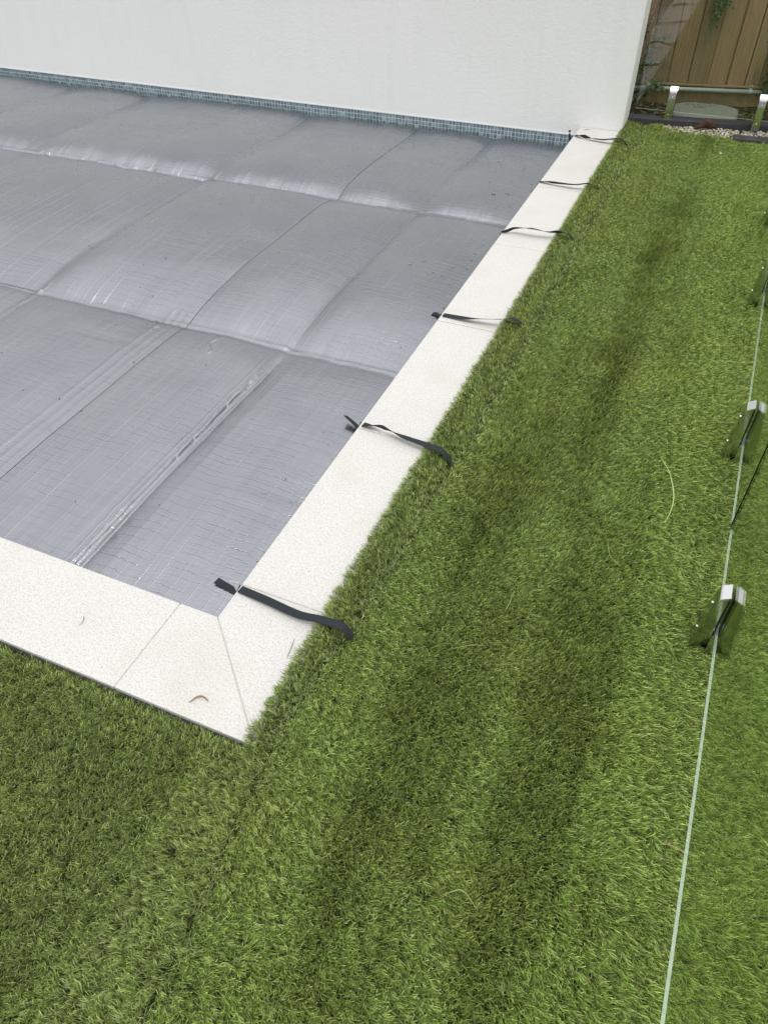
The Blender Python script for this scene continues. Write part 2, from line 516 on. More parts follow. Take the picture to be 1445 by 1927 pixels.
# coping > pavers
coping = empty('pool_coping', (0, 0, 0)); tag(coping, kind='structure')
G = .0016
def paver(poly, label=None):
    bm = bmesh.new(); dz = rnd.uniform(-.0006, .0006)
    prism(bm, poly, -CT, dz)
    es = [e for e in bm.edges if all(abs(v.co.z-dz) < 1e-6 for v in e.verts)]
    bmesh.ops.bevel(bm, geom=es, offset=.0022, segments=2, profile=.6, affect='EDGES')
    o = bm_obj('paver', bm, PAVER, coping)
    if label: o['label'] = label
    return o
jr = [.122, .887, 1.668, 2.45, 3.23, 4.01, L-.002]
for i in range(len(jr)-1):
    paver([(0, jr[i]+G), (CW, jr[i]+G), (CW, jr[i+1]-G), (0, jr[i+1]-G)])
paver([(G*1.6, -G*.2), (CW, -CW+G*1.6), (CW, jr[0]-G), (0, jr[0]-G), (0, G)])
paver([(-G, -.0), (-.12+G, 0), (-.12+G, -CW), (CW-G*1.6, -CW)])
jb = [-.12, -.90, -1.68, -2.46, -3.24]
for i in range(len(jb)-1):
    paver([(jb[i]-G, 0), (jb[i+1]+G, 0), (jb[i+1]+G, -CW), (jb[i]-G, -CW)])
bm = bmesh.new()
prism(bm, [(.003, .003), (.003, L-.003), (CW-.003, L-.003), (CW-.003, -CW+.003), (-3.24, -CW+.003), (-3.24, -.003), (.003, -.003)], -CT-.03, -.0030)
bm_obj('grout_bed', bm, simple('grey_grout', (.50,.49,.46), .9), coping)
bm = bmesh.new(); add_box(bm, -3.24, CW+.006, -CW-.0075, -CW-.001, -.085, -.012)
tag(bm_obj('edging_strip', bm, DARKPLASTIC), 'thin black edging strip along the front edge of the white coping', 'edging')

# rendered wall > mosaic band
wall = empty('rendered_wall', (0, L, 0))
tag(wall, 'tall white textured rendered wall along the far side of the pool', 'wall')
bm = bmesh.new(); add_box(bm, -6.8, .265, 0, .205, -.0505, 1.95)
bmesh.ops.bevel(bm, geom=[e for e in bm.edges if abs(e.verts[0].co.x-.265) < 1e-5 and abs(e.verts[1].co.x-.265) < 1e-5], offset=.004, segments=2, affect='EDGES')
bm_obj('wall_body', bm, RENDER, wall)
bm = bmesh.new(); add_box(bm, -6.8, -.001, .0045, .2, -.6, -.051)
bm_obj('grout_backing', bm, GROUT, wall)
bm = bmesh.new(); add_box(bm, -6.8, .0, -.0035, .0045, -.0545, -.0475)
bm_obj('render_bead', bm, simple('bead_white', (.72,.75,.76), .6), wall)
vs, fs, cols = [], [], []
P_ = .0251; T_ = .0221
pal = [(.13,.20,.25), (.17,.25,.30), (.20,.29,.33), (.11,.17,.23), (.25,.34,.38), (.15,.23,.26)]
for k in range(0, 262):
    for r_ in range(5):
        xa = -.002-k*P_-T_; za = -.0565-r_*P_-T_
        tl = rnd.uniform(-.0004, .0004)
        y_ = .0022
        b0 = len(vs)
        ii = .0012
        vs += [(xa, .0045, za), (xa+T_, .0045, za), (xa+T_, .0045, za+T_), (xa, .0045, za+T_),
               (xa+ii, y_+tl, za+ii), (xa+T_-ii, y_-tl, za+ii), (xa+T_-ii, y_-tl, za+T_-ii), (xa+ii, y_+tl, za+T_-ii)]
        fs += [(b0+4, b0+5, b0+6, b0+7), (b0, b0+1, b0+5, b0+4), (b0+1, b0+2, b0+6, b0+5), (b0+2, b0+3, b0+7, b0+6), (b0+3, b0, b0+4, b0+7)]
        c = rnd.choice(pal); q = rnd.uniform(.75, 1.25)
        if rnd.random() < .05: c = (.36,.42,.42)
        cols += [(c[0]*q, c[1]*q, c[2]*q, 1)]*5
mo = mesh_obj('mosaic_tile', vs, fs, TILE, wall)
at = mo.data.attributes.new('tint', 'FLOAT_COLOR', 'FACE')
at.data.foreach_set('color', np.array(cols, np.float32).ravel())
mo['kind'] = 'stuff'; mo['label'] = 'blue grey mosaic tile band at the foot of the wall'

# ================================================================== POOL COVER
cover = empty('pool_cover', (0, 0, 0))
tag(cover, 'silver grey foil thermal blanket floating over the pool, creased and folded into rectangles', 'pool cover')
FX = [0.018, -.600, -1.108, -1.972, -2.70, -3.42, -4.15, -5.2, -6.15]
FY = [-.018, 1.432, 2.955, 4.258]
def wob(t, s, a=.012): return a*(fbm(t*2.2, 0*t, s)-.5)*2 + a*.25*(fbm(t*14, 0*t, s+5)-.5)*2
def cover_z(X, Y):
    z = np.full(X.shape, SURF)
    # undulating fold lines
    h = np.zeros(X.shape)
    # distance to the crosswise folds
    f1 = FY[1] + wob(X, 21, .022); f2 = FY[2] + wob(X, 22, .03)
    fxb = FX[1] + wob(Y, 23, .008); fxa = FX[2] + wob(Y, 24, .010); fxc = FX[3] + wob(Y, 25, .016)
    # pillows: rise quickly on the far side of each crosswise fold, fall slowly
    def asym(d, up, ln):
        d = np.maximum(d, 0)
        return (1-np.exp(-d/up))*np.clip(1 - d/ln*.62, 0, 1)
    row2 = np.where(Y > f2, asym(Y-f2, .13, 1.33), 0)
    row1 = np.where((Y > f1) & (Y <= f2), asym(Y-f1, .36, 1.9)*(1-np.exp(-np.abs(f2-Y)/.06)), 0)
    row0 = np.where(Y <= f1, asym(Y-FY[0], .30, 1.9)*(1-np.exp(-np.abs(f1-Y)/.10))*.8, 0)
    amp2 = .068 + .050*fbm(X*.9, Y*0, 31)
    amp1 = .085 + .050*fbm(X*.8, Y*0, 32)
    amp0 = .035 + .022*fbm(X*.8, Y*0, 33)
    # lengthwise pinches
    def pinch(xf, w, dep): return 1 - dep*np.exp(-np.abs(X-xf)/w)
    px = pinch(fxb, .10, .65)*pinch(fxa, .12, .30)*pinch(fxc, .14, .55)*pinch(FX[5], .16, .5)*pinch(FX[6], .2, .4)
    px = px*(1-np.exp(-np.abs(X-.02)/.22)*.75)
    h = (row2*amp2 + row1*amp1 + row0*amp0)*px
    # far left centre panel lies lower and flat, right of fold C rises
    left = np.clip((fxc - X)/.05, 0, 1)
    r1m = ((Y > f1) & (Y <= f2)).astype(float)
    h = h - left*r1m*.014
    rr_ = np.clip(X-fxc, 0, None)
    h = h + (X > fxc)*(1-np.exp(-rr_/.05))*np.exp(-rr_/.9)*np.where(Y > f1, .030, .014)*(Y <= f2)*(1-np.exp(-np.abs(Y-f1)/.06))*(1-np.exp(-np.abs(Y-f2)/.08))
    # puckers running away from the crosswise folds
    for (f, s, sc, am) in ((f2, 41, 15., .0075), (f1, 43, 13., .0050)):
        d = Y - f
        up = np.exp(-np.maximum(d, 0)/.13)*(d > 0) + np.exp(-np.maximum(-d, 0)/.05)*(d <= 0)
        pk = fbm((X + .35*d)*sc, Y*1.1, s, 2)-.5
        mask = np.clip(fbm(X*1.6, X*0, s+3)*2.4-.55, .15, 1)
        h = h + am*2*pk*up*mask*(1-np.exp(-np.abs(d)/.012))
        h = h + .0045*np.exp(-(d/.010)**2) - .006*np.exp(-((d+.022)/.014)**2)*np.clip(fbm(X*2, X*0, s+7)*2-.5, 0, 1)
    # ragged overlapping edge at the first lengthwise fold, near end
    near = np.clip((1.42-Y)/.2, 0, 1)*1.0 + .35*((Y >= 1.42))
    e = X - fxb
    jag = .004*(fbm(Y*30, Y*0, 51)-.5)
    for (o_, w_, a_) in ((-.010, .0035, .0085), (.001, .0026, .0075), (.011, .003, .0045), (-.034, .004, .003), (-.021, .0025, .004)):
        h = h + near*.6*a_*np.exp(-((e-o_-jag*2)/w_)**2)*(.5+1.0*fbm(Y*4, Y*0+o_*99, 52))
    h = h - near*.015*.5*(1+np.tanh((e-.012)/.0028))*np.clip(1-(e-.014)/.085, 0, 1)*(.55+.6*fbm(Y*3, Y*0, 53))
    h = h + near*.009*np.exp(-np.maximum(-e, 0)/.10)*(e < 0)
    # double crease left of the dark seam
    for o_, a_ in ((-.120, .0035), (-.075, .0025), (-.035, .002)):
        h = h + a_*np.exp(-((X-fxa-o_)/.0055)**2)*(Y < 1.5)
    # fold C ridge
    h = h + .006*np.exp(-((X-fxc)/.012)**2) + .006*np.exp(-np.maximum(X-fxc, 0)/.09)*(X > fxc)*r1m
    # broad undulation and shallow crosswise ripples
    h = h + .013*(fbm(X*2.1, Y*2.4, 61)-.5)
    h = h + .0018*(fbm(X*2.2, Y*20, 62, 2)-.5)*np.clip(fbm(X*1.8, Y*1.5, 63)*3-1.1, 0, 1)*2
    h = h + .0020*(fbm(X*22, Y*1.6, 64, 2)-.5)
    # short lightning-shaped creases below the near fold
    for (cx, cy, ln) in ((-.93, 1.40, .16), (-1.26, 1.41, .10), (-1.98, 1.40, .18)):
        t = np.clip((cy-Y)/ln, 0, 1)
        xx = cx + .05*t + .012*np.sin(t*9+cx*7)
        h = h + .004*np.exp(-((X-xx)/.006)**2)*((Y < cy) & (Y > cy-ln))
    return z + h
def cover_panel(xa, xb, ya, yb, step, sx_=None):
    nx = max(8, int(round(abs(xb-xa)/(sx_ or step)))); ny = max(8, int(round((yb-ya)/step)))
    X, Y = np.meshgrid(np.linspace(xa, xb, nx+1), np.linspace(ya, yb, ny+1))
    Z = cover_z(X, Y)
    vs = np.stack([X.ravel(), Y.ravel(), Z.ravel()], 1)
    I = np.arange((nx+1)*(ny+1)).reshape(ny+1, nx+1)
    f = np.stack([I[:-1,:-1], I[:-1,1:], I[1:,1:], I[1:,:-1]], -1).reshape(-1, 4)
    me = bpy.data.meshes.new('cover_panel')
    me.vertices.add(len(vs)); me.vertices.foreach_set('co', vs.astype(np.float32).ravel())
    me.loops.add(f.size); me.loops.foreach_set('vertex_index', f.astype(np.int32).ravel())
    me.polygons.add(len(f)); me.polygons.foreach_set('loop_start', np.arange(0, f.size, 4, dtype=np.int32))
    me.update(calc_edges=True)
    me.polygons.foreach_set('use_smooth', [True]*len(f))
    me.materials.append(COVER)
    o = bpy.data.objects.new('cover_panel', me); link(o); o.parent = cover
    return o
for i in range(len(FX)-1):
    for j in range(3):
        xb_, xa_ = FX[i], FX[i+1]
        gap = .0022
        if i == 1 and j < 3: xa_ = xa_ + gap
        if i == 2: xb_ = xb_ - gap*.2
        st = .0075 if (i < 3) else (.011 if i < 6 else .02)
        cover_panel(xa_, xb_, FY[j], FY[j+1], st, .0035 if i < 2 else None)
# dark strip under the slit between the blanket's two sheets, painting its shade
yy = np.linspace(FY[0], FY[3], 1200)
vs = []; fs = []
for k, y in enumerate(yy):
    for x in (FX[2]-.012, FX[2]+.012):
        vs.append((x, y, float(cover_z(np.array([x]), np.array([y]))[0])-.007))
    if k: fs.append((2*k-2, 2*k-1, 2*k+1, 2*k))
mesh_obj('slit_shade_strip', vs, fs, SEAM, cover)

# bits of grit and leaf blown onto the cover
vs, fs = [], []
for k in range(70):
    x = -.05-abs(rnd.gauss(0, 1.3)); y = rnd.uniform(.05, 4.2); r = rnd.uniform(.0015, .0045); a = rnd.uniform(0, 3)
    z = float(cover_z(np.array([x]), np.array([y]))[0])+.0015; b0 = len(vs)
    vs += [(x+r*math.cos(a), y+r*math.sin(a), z), (x-r*.4*math.sin(a), y+r*.4*math.cos(a), z+.001), (x-r*math.cos(a), y-r*math.sin(a), z), (x+r*.4*math.sin(a), y-r*.4*math.cos(a), z), (x, y, z-.003)]
    fs += [(b0, b0+1, b0+2, b0+3), (b0+1, b0, b0+4), (b0+2, b0+1, b0+4), (b0+3, b0+2, b0+4), (b0, b0+3, b0+4)]
tag(mesh_obj('leaf_grit', vs, fs, simple('grit', (.06,.045,.03), .9)), 'tiny dark specks of grit and leaf scattered over the silver pool cover', 'debris', kind='stuff')

# water drops lying on the cover
bm = bmesh.new()
def drop(x, y, r):
    z = float(cover_z(np.array([x]), np.array([y]))[0])
    mt = Matrix.Translation((x, y, z)) @ Matrix.Rotation(rnd.uniform(0, 3), 4, 'Z') @ Matrix.Diagonal((r*rnd.uniform(.7, 1.5), r*rnd.uniform(.6, 1), r*.32, 1))
    bmesh.ops.create_icosphere(bm, subdivisions=2, radius=1, matrix=mt)
for (cx, cy, sx, sy, n) in ((-.12, 2.25, .07, .25, 22), (-.30, 2.2, .15, .12, 10), (-.16, 3.35, .10, .35, 26), (-.30, 3.6, .08, .2, 9), (-.06, 1.2, .03, .4, 14), (-.09, .32, .05, .15, 10), (-.13, .75, .06, .2, 8)):
    for k in range(n):
        x = min(-.012, rnd.gauss(cx, sx)); y = rnd.gauss(cy, sy)
        if .02 < y < 4.2: drop(x, y, rnd.choice([.003, .004, .005, .008]) if rnd.random() < .93 else .014)
tag(bm_obj('water_drops', bm, DROP, smooth=True), 'clear water drops lying on the cover near the right coping', 'water drops', kind='stuff')

# ================================================================== STRAPS
STR = 'black webbing straps holding the pool cover'
def ribbon(name, pts, tw, w, parent, thick=.0016, n=10):
    C_ = catmull(pts, n)
    T_w = np.interp(np.linspace(0, len(tw)-1, len(C_)), range(len(tw)), tw)
    rings = []
    bm = bmesh.new()
    for i, p in enumerate(C_):
        p = Vector(p)
        t = (Vector(C_[min(i+1, len(C_)-1)])-Vector(C_[max(i-1, 0)])).normalized()
        s = Vector((0, 1, 0)); s = (s - t*s.dot(t)).normalized(); u = t.cross(s)
        if u.z < 0 and abs(u.z) > .2: u = -u
        a = math.radians(T_w[i]); d = s*math.cos(a)+u*math.sin(a); e = t.cross(d)
        rings.append([bm.verts.new(p + d*w/2*q + e*thick/2*r) for q, r in ((-1, -1), (1, -1), (1, 1), (-1, 1))])
    for i in range(len(rings)-1):
        for k in range(4):
            bm.faces.new((rings[i][k], rings[i][(k+1) % 4], rings[i+1][(k+1) % 4], rings[i+1][k]))
    bm.faces.new(rings[0][::-1]); bm.faces.new(rings[-1])
    bmesh.ops.recalc_face_normals(bm, faces=list(bm.faces))
    return bm_obj(name, bm, STRAP, parent)
def cz(x, y): return float(cover_z(np.array([x]), np.array([y]))[0])
STRAPS = [
 ('black strap nearest the mitred coping corner, its flat tail lying on the grey cover',
  [(.007,.103,.005), (.096,.093,.012), (.202,.080,.018), (.266,.081,.028), (.329,.079,.036), (.362,.076,.012)], [0,0,0,0,0,-10],
  [(-.004,.108,-.004), (-.007,.128,-.06), (-.03,.168,-.128), (-.085,.177,-.129), (-.150,.185,-.120)], [0,0,0,0,0]),
 ('second nearest black strap, twisted at the pool edge, its tail raised off the cover',
  [(.012,.905,.005), (.050,.900,.014), (.095,.896,.022), (.178,.876,.022), (.261,.861,.026), (.324,.842,.034), (.361,.829,.010)], [0,-35,-72,-15,0,0,-10],
  [(-.004,.91,-.004), (-.007,.94,-.06), (-.03,.99,-.125), (-.073,1.025,-.115), (-.132,1.050,-.100)], [0,0,0,-20,-30]),
 ('black strap third nearest, ending in a small curled hook over the cover',
  [(.010,1.712,.005), (.097,1.706,.012), (.165,1.709,.020), (.253,1.716,.033), (.305,1.728,.040), (.340,1.742,.010)], [0,0,-25,-30,-10,0],
  [(-.004,1.715,-.004), (-.008,1.76,-.06), (-.03,1.83,-.11), (-.066,1.865,-.095), (-.095,1.868,-.095), (-.108,1.850,-.125)], [0,0,0,0,0,0]),
 ('black strap arching highest off the coping, fourth from the camera',
  [(-.004,2.576,.004), (.025,2.585,.012), (.062,2.598,.026), (.144,2.588,.040), (.220,2.602,.030), (.266,2.607,.036), (.312,2.600,.040), (.345,2.613,.010)], [-30,-50,-40,-10,-30,-50,-20,0],
  [(-.006,2.57,-.004), (-.010,2.60,-.05), (-.03,2.69,-.125), (-.083,2.711,-.128), (-.123,2.681,-.126)], [-30,-20,0,0,0]),
 ('thin looking black strap lying almost flat over the coping, second from the white wall',
  [(-.004,3.289,.004), (.040,3.280,.010), (.079,3.272,.014), (.199,3.262,.022), (.274,3.270,.034), (.33,3.28,.012)], [-20,-30,-45,-30,-30,-10],
  [(-.006,3.28,-.004), (-.009,3.27,-.03), (-.020,3.27,-.055), (-.034,3.28,-.050)], [0,0,-20,-20]),
 ('black strap closest to the white wall with its loose tail standing up',
  [(.009,4.112,.005), (.040,4.09,.010), (.077,4.074,.015), (.130,4.062,.014), (.200,4.050,.018), (.290,4.040,.036), (.34,4.04,.012)], [0,-30,-75,-10,0,0,0],
  [(.004,4.11,-.002), (-.012,4.12,-.03), (-.026,4.13,-.02), (-.036,4.14,.022)], [0,10,20,20]),
]
for lab, up, utw, dn, dtw in STRAPS:
    e = empty('strap', (up[0][0], up[0][1], 0)); tag(e, lab, 'strap', STR)
    up = up + [(up[-1][0]+.012, up[-1][1], -.02)]; utw = utw + [utw[-1]]
    off = Vector(e.location)
    a = ribbon('webbing', up, utw, .0245, e); b = ribbon('loose_tail', dn, dtw, .0245, e)
    for o in (a, b):
        for v in o.data.vertices: v.co -= off

# ================================================================== GLASS FENCE
GX = 1.214
def glass_panel(label, y0, y1, z0=.075, z1=1.2, along='y', xc=GX):
    e = empty('glass_fence_panel', (xc, (y0+y1)/2, z0) if along == 'y' else ((y0+y1)/2, xc, z0))
    tag(e, label, 'glass panel', 'frameless glass fence panels')
    if along == 'x': e.rotation_euler = (0, 0, -math.pi/2)
    l = (y1-y0)/2; t = .0032; h = z1-z0
    V = [(-t,-l,0),(t,-l,0),(t,l,0),(-t,l,0),(-t,-l,h),(t,-l,h),(t,l,h),(-t,l,h)]
    Fc = [(0,3,2,1),(4,5,6,7),(0,1,5,4),(1,2,6,5),(2,3,7,6),(3,0,4,7)]
    o = mesh_obj('pane', V, Fc, [GLASS, GEDGE, EDGEDARK], e)
    for i, p in enumerate(o.data.polygons): p.material_index = (1, 1, 2, 0, 2, 0)[i]
    if along == 'y' and y0 > 0:
        box_obj('gap_dark_strip', (-.0042, .0042, -l-.0075, -l-.0004, .001, h), EDGEDARK, e)  # added black strip, paints the dark reflection line in the panel gap
    return e
glass_panel('long clear glass panel nearest the camera along the right of the lawn', -1.35, .782)
glass_panel('clear glass panel just past the black gap on the right', .797, 2.60)
glass_panel('far clear glass panel along the lawn, running back to the white pebbles', 2.612, 4.44)
glass_panel('clear glass panel across the back in front of the timber fence', .290, 1.29, .07, 1.25, 'x', 4.5675)

SPG = 'polished steel glass fence clamps'
def make_spigot():
    e = empty('glass_clamp')
    prof = [(-.049,-.03), (-.048,.02), (-.044,.09), (-.038,.15), (-.033,.186), (-.027,.199), (-.0085,.211), (-.0085,.066)]
    for sgn in (-1, 1):
        bm = bmesh.new(); P = [(sgn*-x if sgn > 0 else x, z) for x, z in prof]
        a = [bm.verts.new((x, -.0225, z)) for x, z in P]; b = [bm.verts.new((x, .0225, z)) for x, z in P]
        n = len(P); bm.faces.new(a); bm.faces.new(b[::-1])
        for i in range(n): bm.faces.new((a[i], b[i], b[(i+1) % n], a[(i+1) % n]))
        bmesh.ops.recalc_face_normals(bm, faces=list(bm.faces))
        bmesh.ops.bevel(bm, geom=list(bm.edges), offset=.0032, segments=3, profile=.5, affect='EDGES')
        bm_obj('jaw', bm, CHROME, e)
        bm = bmesh.new(); Q = [(-.0315,.190), (-.0285,.2005), (-.0255,.2035), (-.0075,.2150), (-.0075,.2120), (-.0245,.2008), (-.0265,.1990), (-.0295,.190)]
        Q = [(sgn*-x if sgn > 0 else x, z) for x, z in Q]
        a = [bm.verts.new((x, -.0235, z)) for x, z in Q]; b = [bm.verts.new((x, .0235, z)) for x, z in Q]
        bm.faces.new(a); bm.faces.new(b[::-1])
        for i in range(8): bm.faces.new((a[i], b[i], b[(i+1) % 8], a[(i+1) % 8]))
        bmesh.ops.recalc_face_normals(bm, faces=list(bm.faces))
        bm_obj('cap', bm, LITCAP, e)
        bm = bmesh.new(); x0 = .0062*sgn; x1 = .0083*sgn
        add_box(bm, min(x0, x1), max(x0, x1), -.0235, .0235, .068, .206)
        bm_obj('gasket', bm, RUBBER, e)
    bm = bmesh.new(); add_box(bm, -.0083, .0083, -.0222, .0222, -.03, .064)
    bm_obj('web_block', bm, SCREW, e)
    for z in (.060, .160):
        for sgn in (-1, 1):
            x = (.0455 if z < .1 else .0365)
            bm = bmesh.new()
            mt = Matrix.Translation((sgn*x, 0, z)) @ Matrix.Rotation(math.radians(90), 4, 'Y')
            bmesh.ops.create_cone(bm, cap_ends=True, segments=14, radius1=.0045, radius2=.0045, depth=.006, matrix=mt)
            bevel(bm, .0012, 1)
            bm_obj('screw', bm, SCREW, e)
    return e
def dup(root):
    r = root.copy(); COL.objects.link(r)
    for ch in root.children:
        c = ch.copy(); COL.objects.link(c); c.parent = r
    return r
proto = make_spigot()
SP = [((GX,.4125,0), 0, 'polished steel clamp nearest the camera, gripping the glass on the lawn'),
      ((GX,1.212,0), 0, 'polished steel clamp just beyond the black gap between two glass panels'),
      ((GX,2.285,0), 0, 'polished steel clamp half cut off by the right photo edge, third from camera'),
      ((GX,3.13,0), 0, 'polished steel clamp barely seen at the right edge, farthest along the side glass'),
      ((.5045,4.5675,0), math.pi/2, 'polished steel clamp in the back glass, left of the grey stone'),
      ((1.036,4.5675,0), math.pi/2, 'polished steel clamp in the back glass standing in the white pebbles')]
for i, (loc, rz, lab) in enumerate(SP):
    o = proto if i == 0 else dup(proto)
    o.location = loc; o.rotation_euler = (0, 0, rz); tag(o, lab, 'glass clamp', SPG)

# ================================================================== GARDEN BED BEHIND
th = 0.1955
bm = bmesh.new(); n = 60
vv = {}
for i in range(n+1):
    for j in range(26):
        x = .262 + 2.4*i/n; y = 4.34 + .9*j/25 + .2*(x-.26)*(j/25)
        z = -.012 + (.010*float(fbm(x*14, y*14, 71)) if y > 4.62 else 0)
        vv[i, j] = bm.verts.new((x, y, z))
for i in range(n):
    for j in range(25): bm.faces.new((vv[i,j], vv[i+1,j], vv[i+1,j+1], vv[i,j+1]))
tag(bm_obj('garden_bed', bm, SOIL, smooth=True), kind='structure')

sl = empty('garden_sleeper', (.27, 4.47, 0), math.atan2(.125, .836))
tag(sl, 'long charcoal edging sleeper running behind the back glass, holding back the garden soil', 'garden edging')
box_obj('sleeper_board', (-.01, 2.2, 0, .092, -.05, .036), CHAR, sl, .004)
kb = empty('channel_kerb', (.93, 4.362, 0), .07)
tag(kb, 'flat dark grey kerb strip between the lawn and the white pebbles at the back', 'kerb')
box_obj('kerb_strip', (0, 1.6, 0, .088, -.05, .012), CHAR, kb, .004)

# pebbles
bm = bmesh.new(); pc = []
pal = [(.62,.58,.48), (.50,.46,.37), (.70,.66,.57), (.38,.33,.26), (.58,.50,.38), (.45,.30,.18)]
for k in range(900):
    x = rnd.uniform(.50, 1.65)
    yb_ = 4.462 + .15*(x-.27); yf = 4.40 if x < .93 else 4.452+.07*(x-.93)
    y = rnd.uniform(yf, yb_+.02)
    if y > 4.47+.15*(x-.27)-.006: continue
    r = rnd.uniform(.0045, .0095)
    mt = Matrix.Translation((x, y, -.004+rnd.uniform(0, .010))) @ Euler((rnd.uniform(-.5,.5), rnd.uniform(-.5,.5), rnd.uniform(0, 6))).to_matrix().to_4x4() @ Matrix.Diagonal((r*rnd.uniform(.9, 1.4), r*rnd.uniform(.7, 1.1), r*rnd.uniform(.5, .8), 1))
    f0 = len(bm.faces)
    bmesh.ops.create_icosphere(bm, subdivisions=2, radius=1, matrix=mt)
    nf = len(bm.faces)-f0
    c = rnd.choice(pal[:5] if x < 1.1 else pal); q = rnd.uniform(.75, 1.15)
    pc += [(c[0]*q, c[1]*q, c[2]*q, 1)]*nf
po = bm_obj('white_pebbles', bm, PEBBLE, smooth=True)
at = po.data.attributes.new('bcol', 'FLOAT_COLOR', 'FACE'); at.data.foreach_set('color', np.array(pc, np.float32).ravel())
tag(po, 'strip of small cream and white pebbles between the lawn and the dark sleeper', 'pebbles', kind='stuff')

# flat engraved stone
st = empty('engraved_stone', (.70, 4.80, 0), .10)
tag(st, 'flat rounded grey stone with faint engraved lettering, lying behind the back glass', 'stone')
bm = bmesh.new()
NA = 48; rings = []
def srad(a):
    cx, sx = math.cos(a), math.sin(a)
    p = 3.0
    r = (abs(cx/.212)**p + abs(sx/.155)**p)**(-1/p)
    return r*(1+.03*math.sin(3*a+1)+.02*math.sin(7*a))
for (k, z) in ((1.0, -.02), (1.02, .006), (1.0, .022), (.95, .034), (.85, .040), (.6, .043), (.3, .044)):
    rings.append([bm.verts.new((srad(2*math.pi*i/NA)*k*math.cos(2*math.pi*i/NA), srad(2*math.pi*i/NA)*k*math.sin(2*math.pi*i/NA)*1.0, z + .0015*math.sin(i*2.1+k*9))) for i in range(NA)])
for a_, b_ in zip(rings, rings[1:]):
    for i in range(NA): bm.faces.new((a_[i], a_[(i+1) % NA], b_[(i+1) % NA], b_[i]))
bm.faces.new(rings[-1])
bm_obj('stone_body', bm, STONE, st, True)
def text(body, loc, size, parent, space=1.0):
    cu_ = bpy.data.curves.new('lettering', 'FONT'); cu_.body = body; cu_.size = size; cu_.align_x = 'CENTER'; cu_.extrude = .0006; cu_.space_character = space; cu_.offset = .0006
    o = bpy.data.objects.new('lettering', cu_); link(o); 
    dg = bpy.context.evaluated_depsgraph_get()
    me = bpy.data.meshes.new_from_object(o.evaluated_get(dg)); bpy.data.objects.remove(o)
    me.materials.clear(); me.materials.append(INK)
    q = bpy.data.objects.new('engraved_text', me); link(q); q.parent = parent; q.location = loc
text('GARDEN', (-.02, .055, .0435), .046, st, 1.25)
text('ALEX', (-.03, .012, .0450), .034, st, 1.1)

# piece of bark
bm = bmesh.new()
pts = catmull([(0,0,.002), (.04,.02,.015), (.075,.03,.028), (.11,.028,.012), (.13,.02,.004)], 4)
tube(bm, pts, [.006, .009, .012, .014, .017, .019, .021, .023, .025, .026, .025, .022, .019, .016, .012, .009, .006][:len(pts)], 9)
for v in bm.verts: v.co += Vector((rnd.uniform(-.003,.003), rnd.uniform(-.003,.003), rnd.uniform(-.003,.003)))
o = bm_obj('bark_piece', bm, simple('reddish_bark', (.075,.042,.030), .9, 0, .15, 140, .9, .5, .006), smooth=False)
o.location = (.685, 4.475, .008); o.rotation_euler = (0, 0, .25)
tag(o, 'curled reddish brown piece of bark lying on the pebbles against the sleeper', 'bark')

# timber fence
fx, fy = .21, 4.993
fence = empty('timber_fence', (fx, fy, 0), th)
tag(fence, 'weathered vertical board timber fence behind the glass at the back', 'fence')
edges = [-.62, -.49, -.36, -.23, -.10, -.06+.0, .078, .203, .334, .461, .589, .703, .793, .905, 1.03, 1.155, 1.28, 1.405, 1.53, 1.655, 1.78]
edges = [-.60, -.47, -.345, -.215, -.09, .055, .203, .334, .461, .589, .703, .793, .905, 1.03, 1.155, 1.28, 1.405, 1.53, 1.655, 1.78]
for i in range(len(edges)-1):
    a, b = edges[i]+.0028, edges[i+1]-.0028
    yo = rnd.uniform(-.003, .003) + (.014 if i % 5 == 3 else 0)
    o = box_obj('paling', (-(b-a)/2, (b-a)/2, 0, .016, 0, 1.70+rnd.uniform(-.01,.01)), WOOD, fence, .0018, 1)
    o.location = ((a+b)/2, yo+.001, .102); o.rotation_euler = (0, rnd.uniform(-.003,.003), 0)
o = box_obj('base_board', (-1.2, 1.2, -.018, 0.016, -.06, .046), WOOD, fence, .003, 1); o.location = (.58, 0, .028); 
o.rotation_euler = (0, 0, 0)
o = box_obj('ledge_rail', (-1.2, 1.2, -.012, .0, .0, .0125), WOOD, fence, .002, 1); o.location = (.58, 0, .103)
o = box_obj('gap_light_blocker', (-1.2, 1.2, .0195, .034, .0, 1.6), WOOD, fence); o.location = (.58, 0, 0.06)  # added board behind the palings, blocks light through their gaps

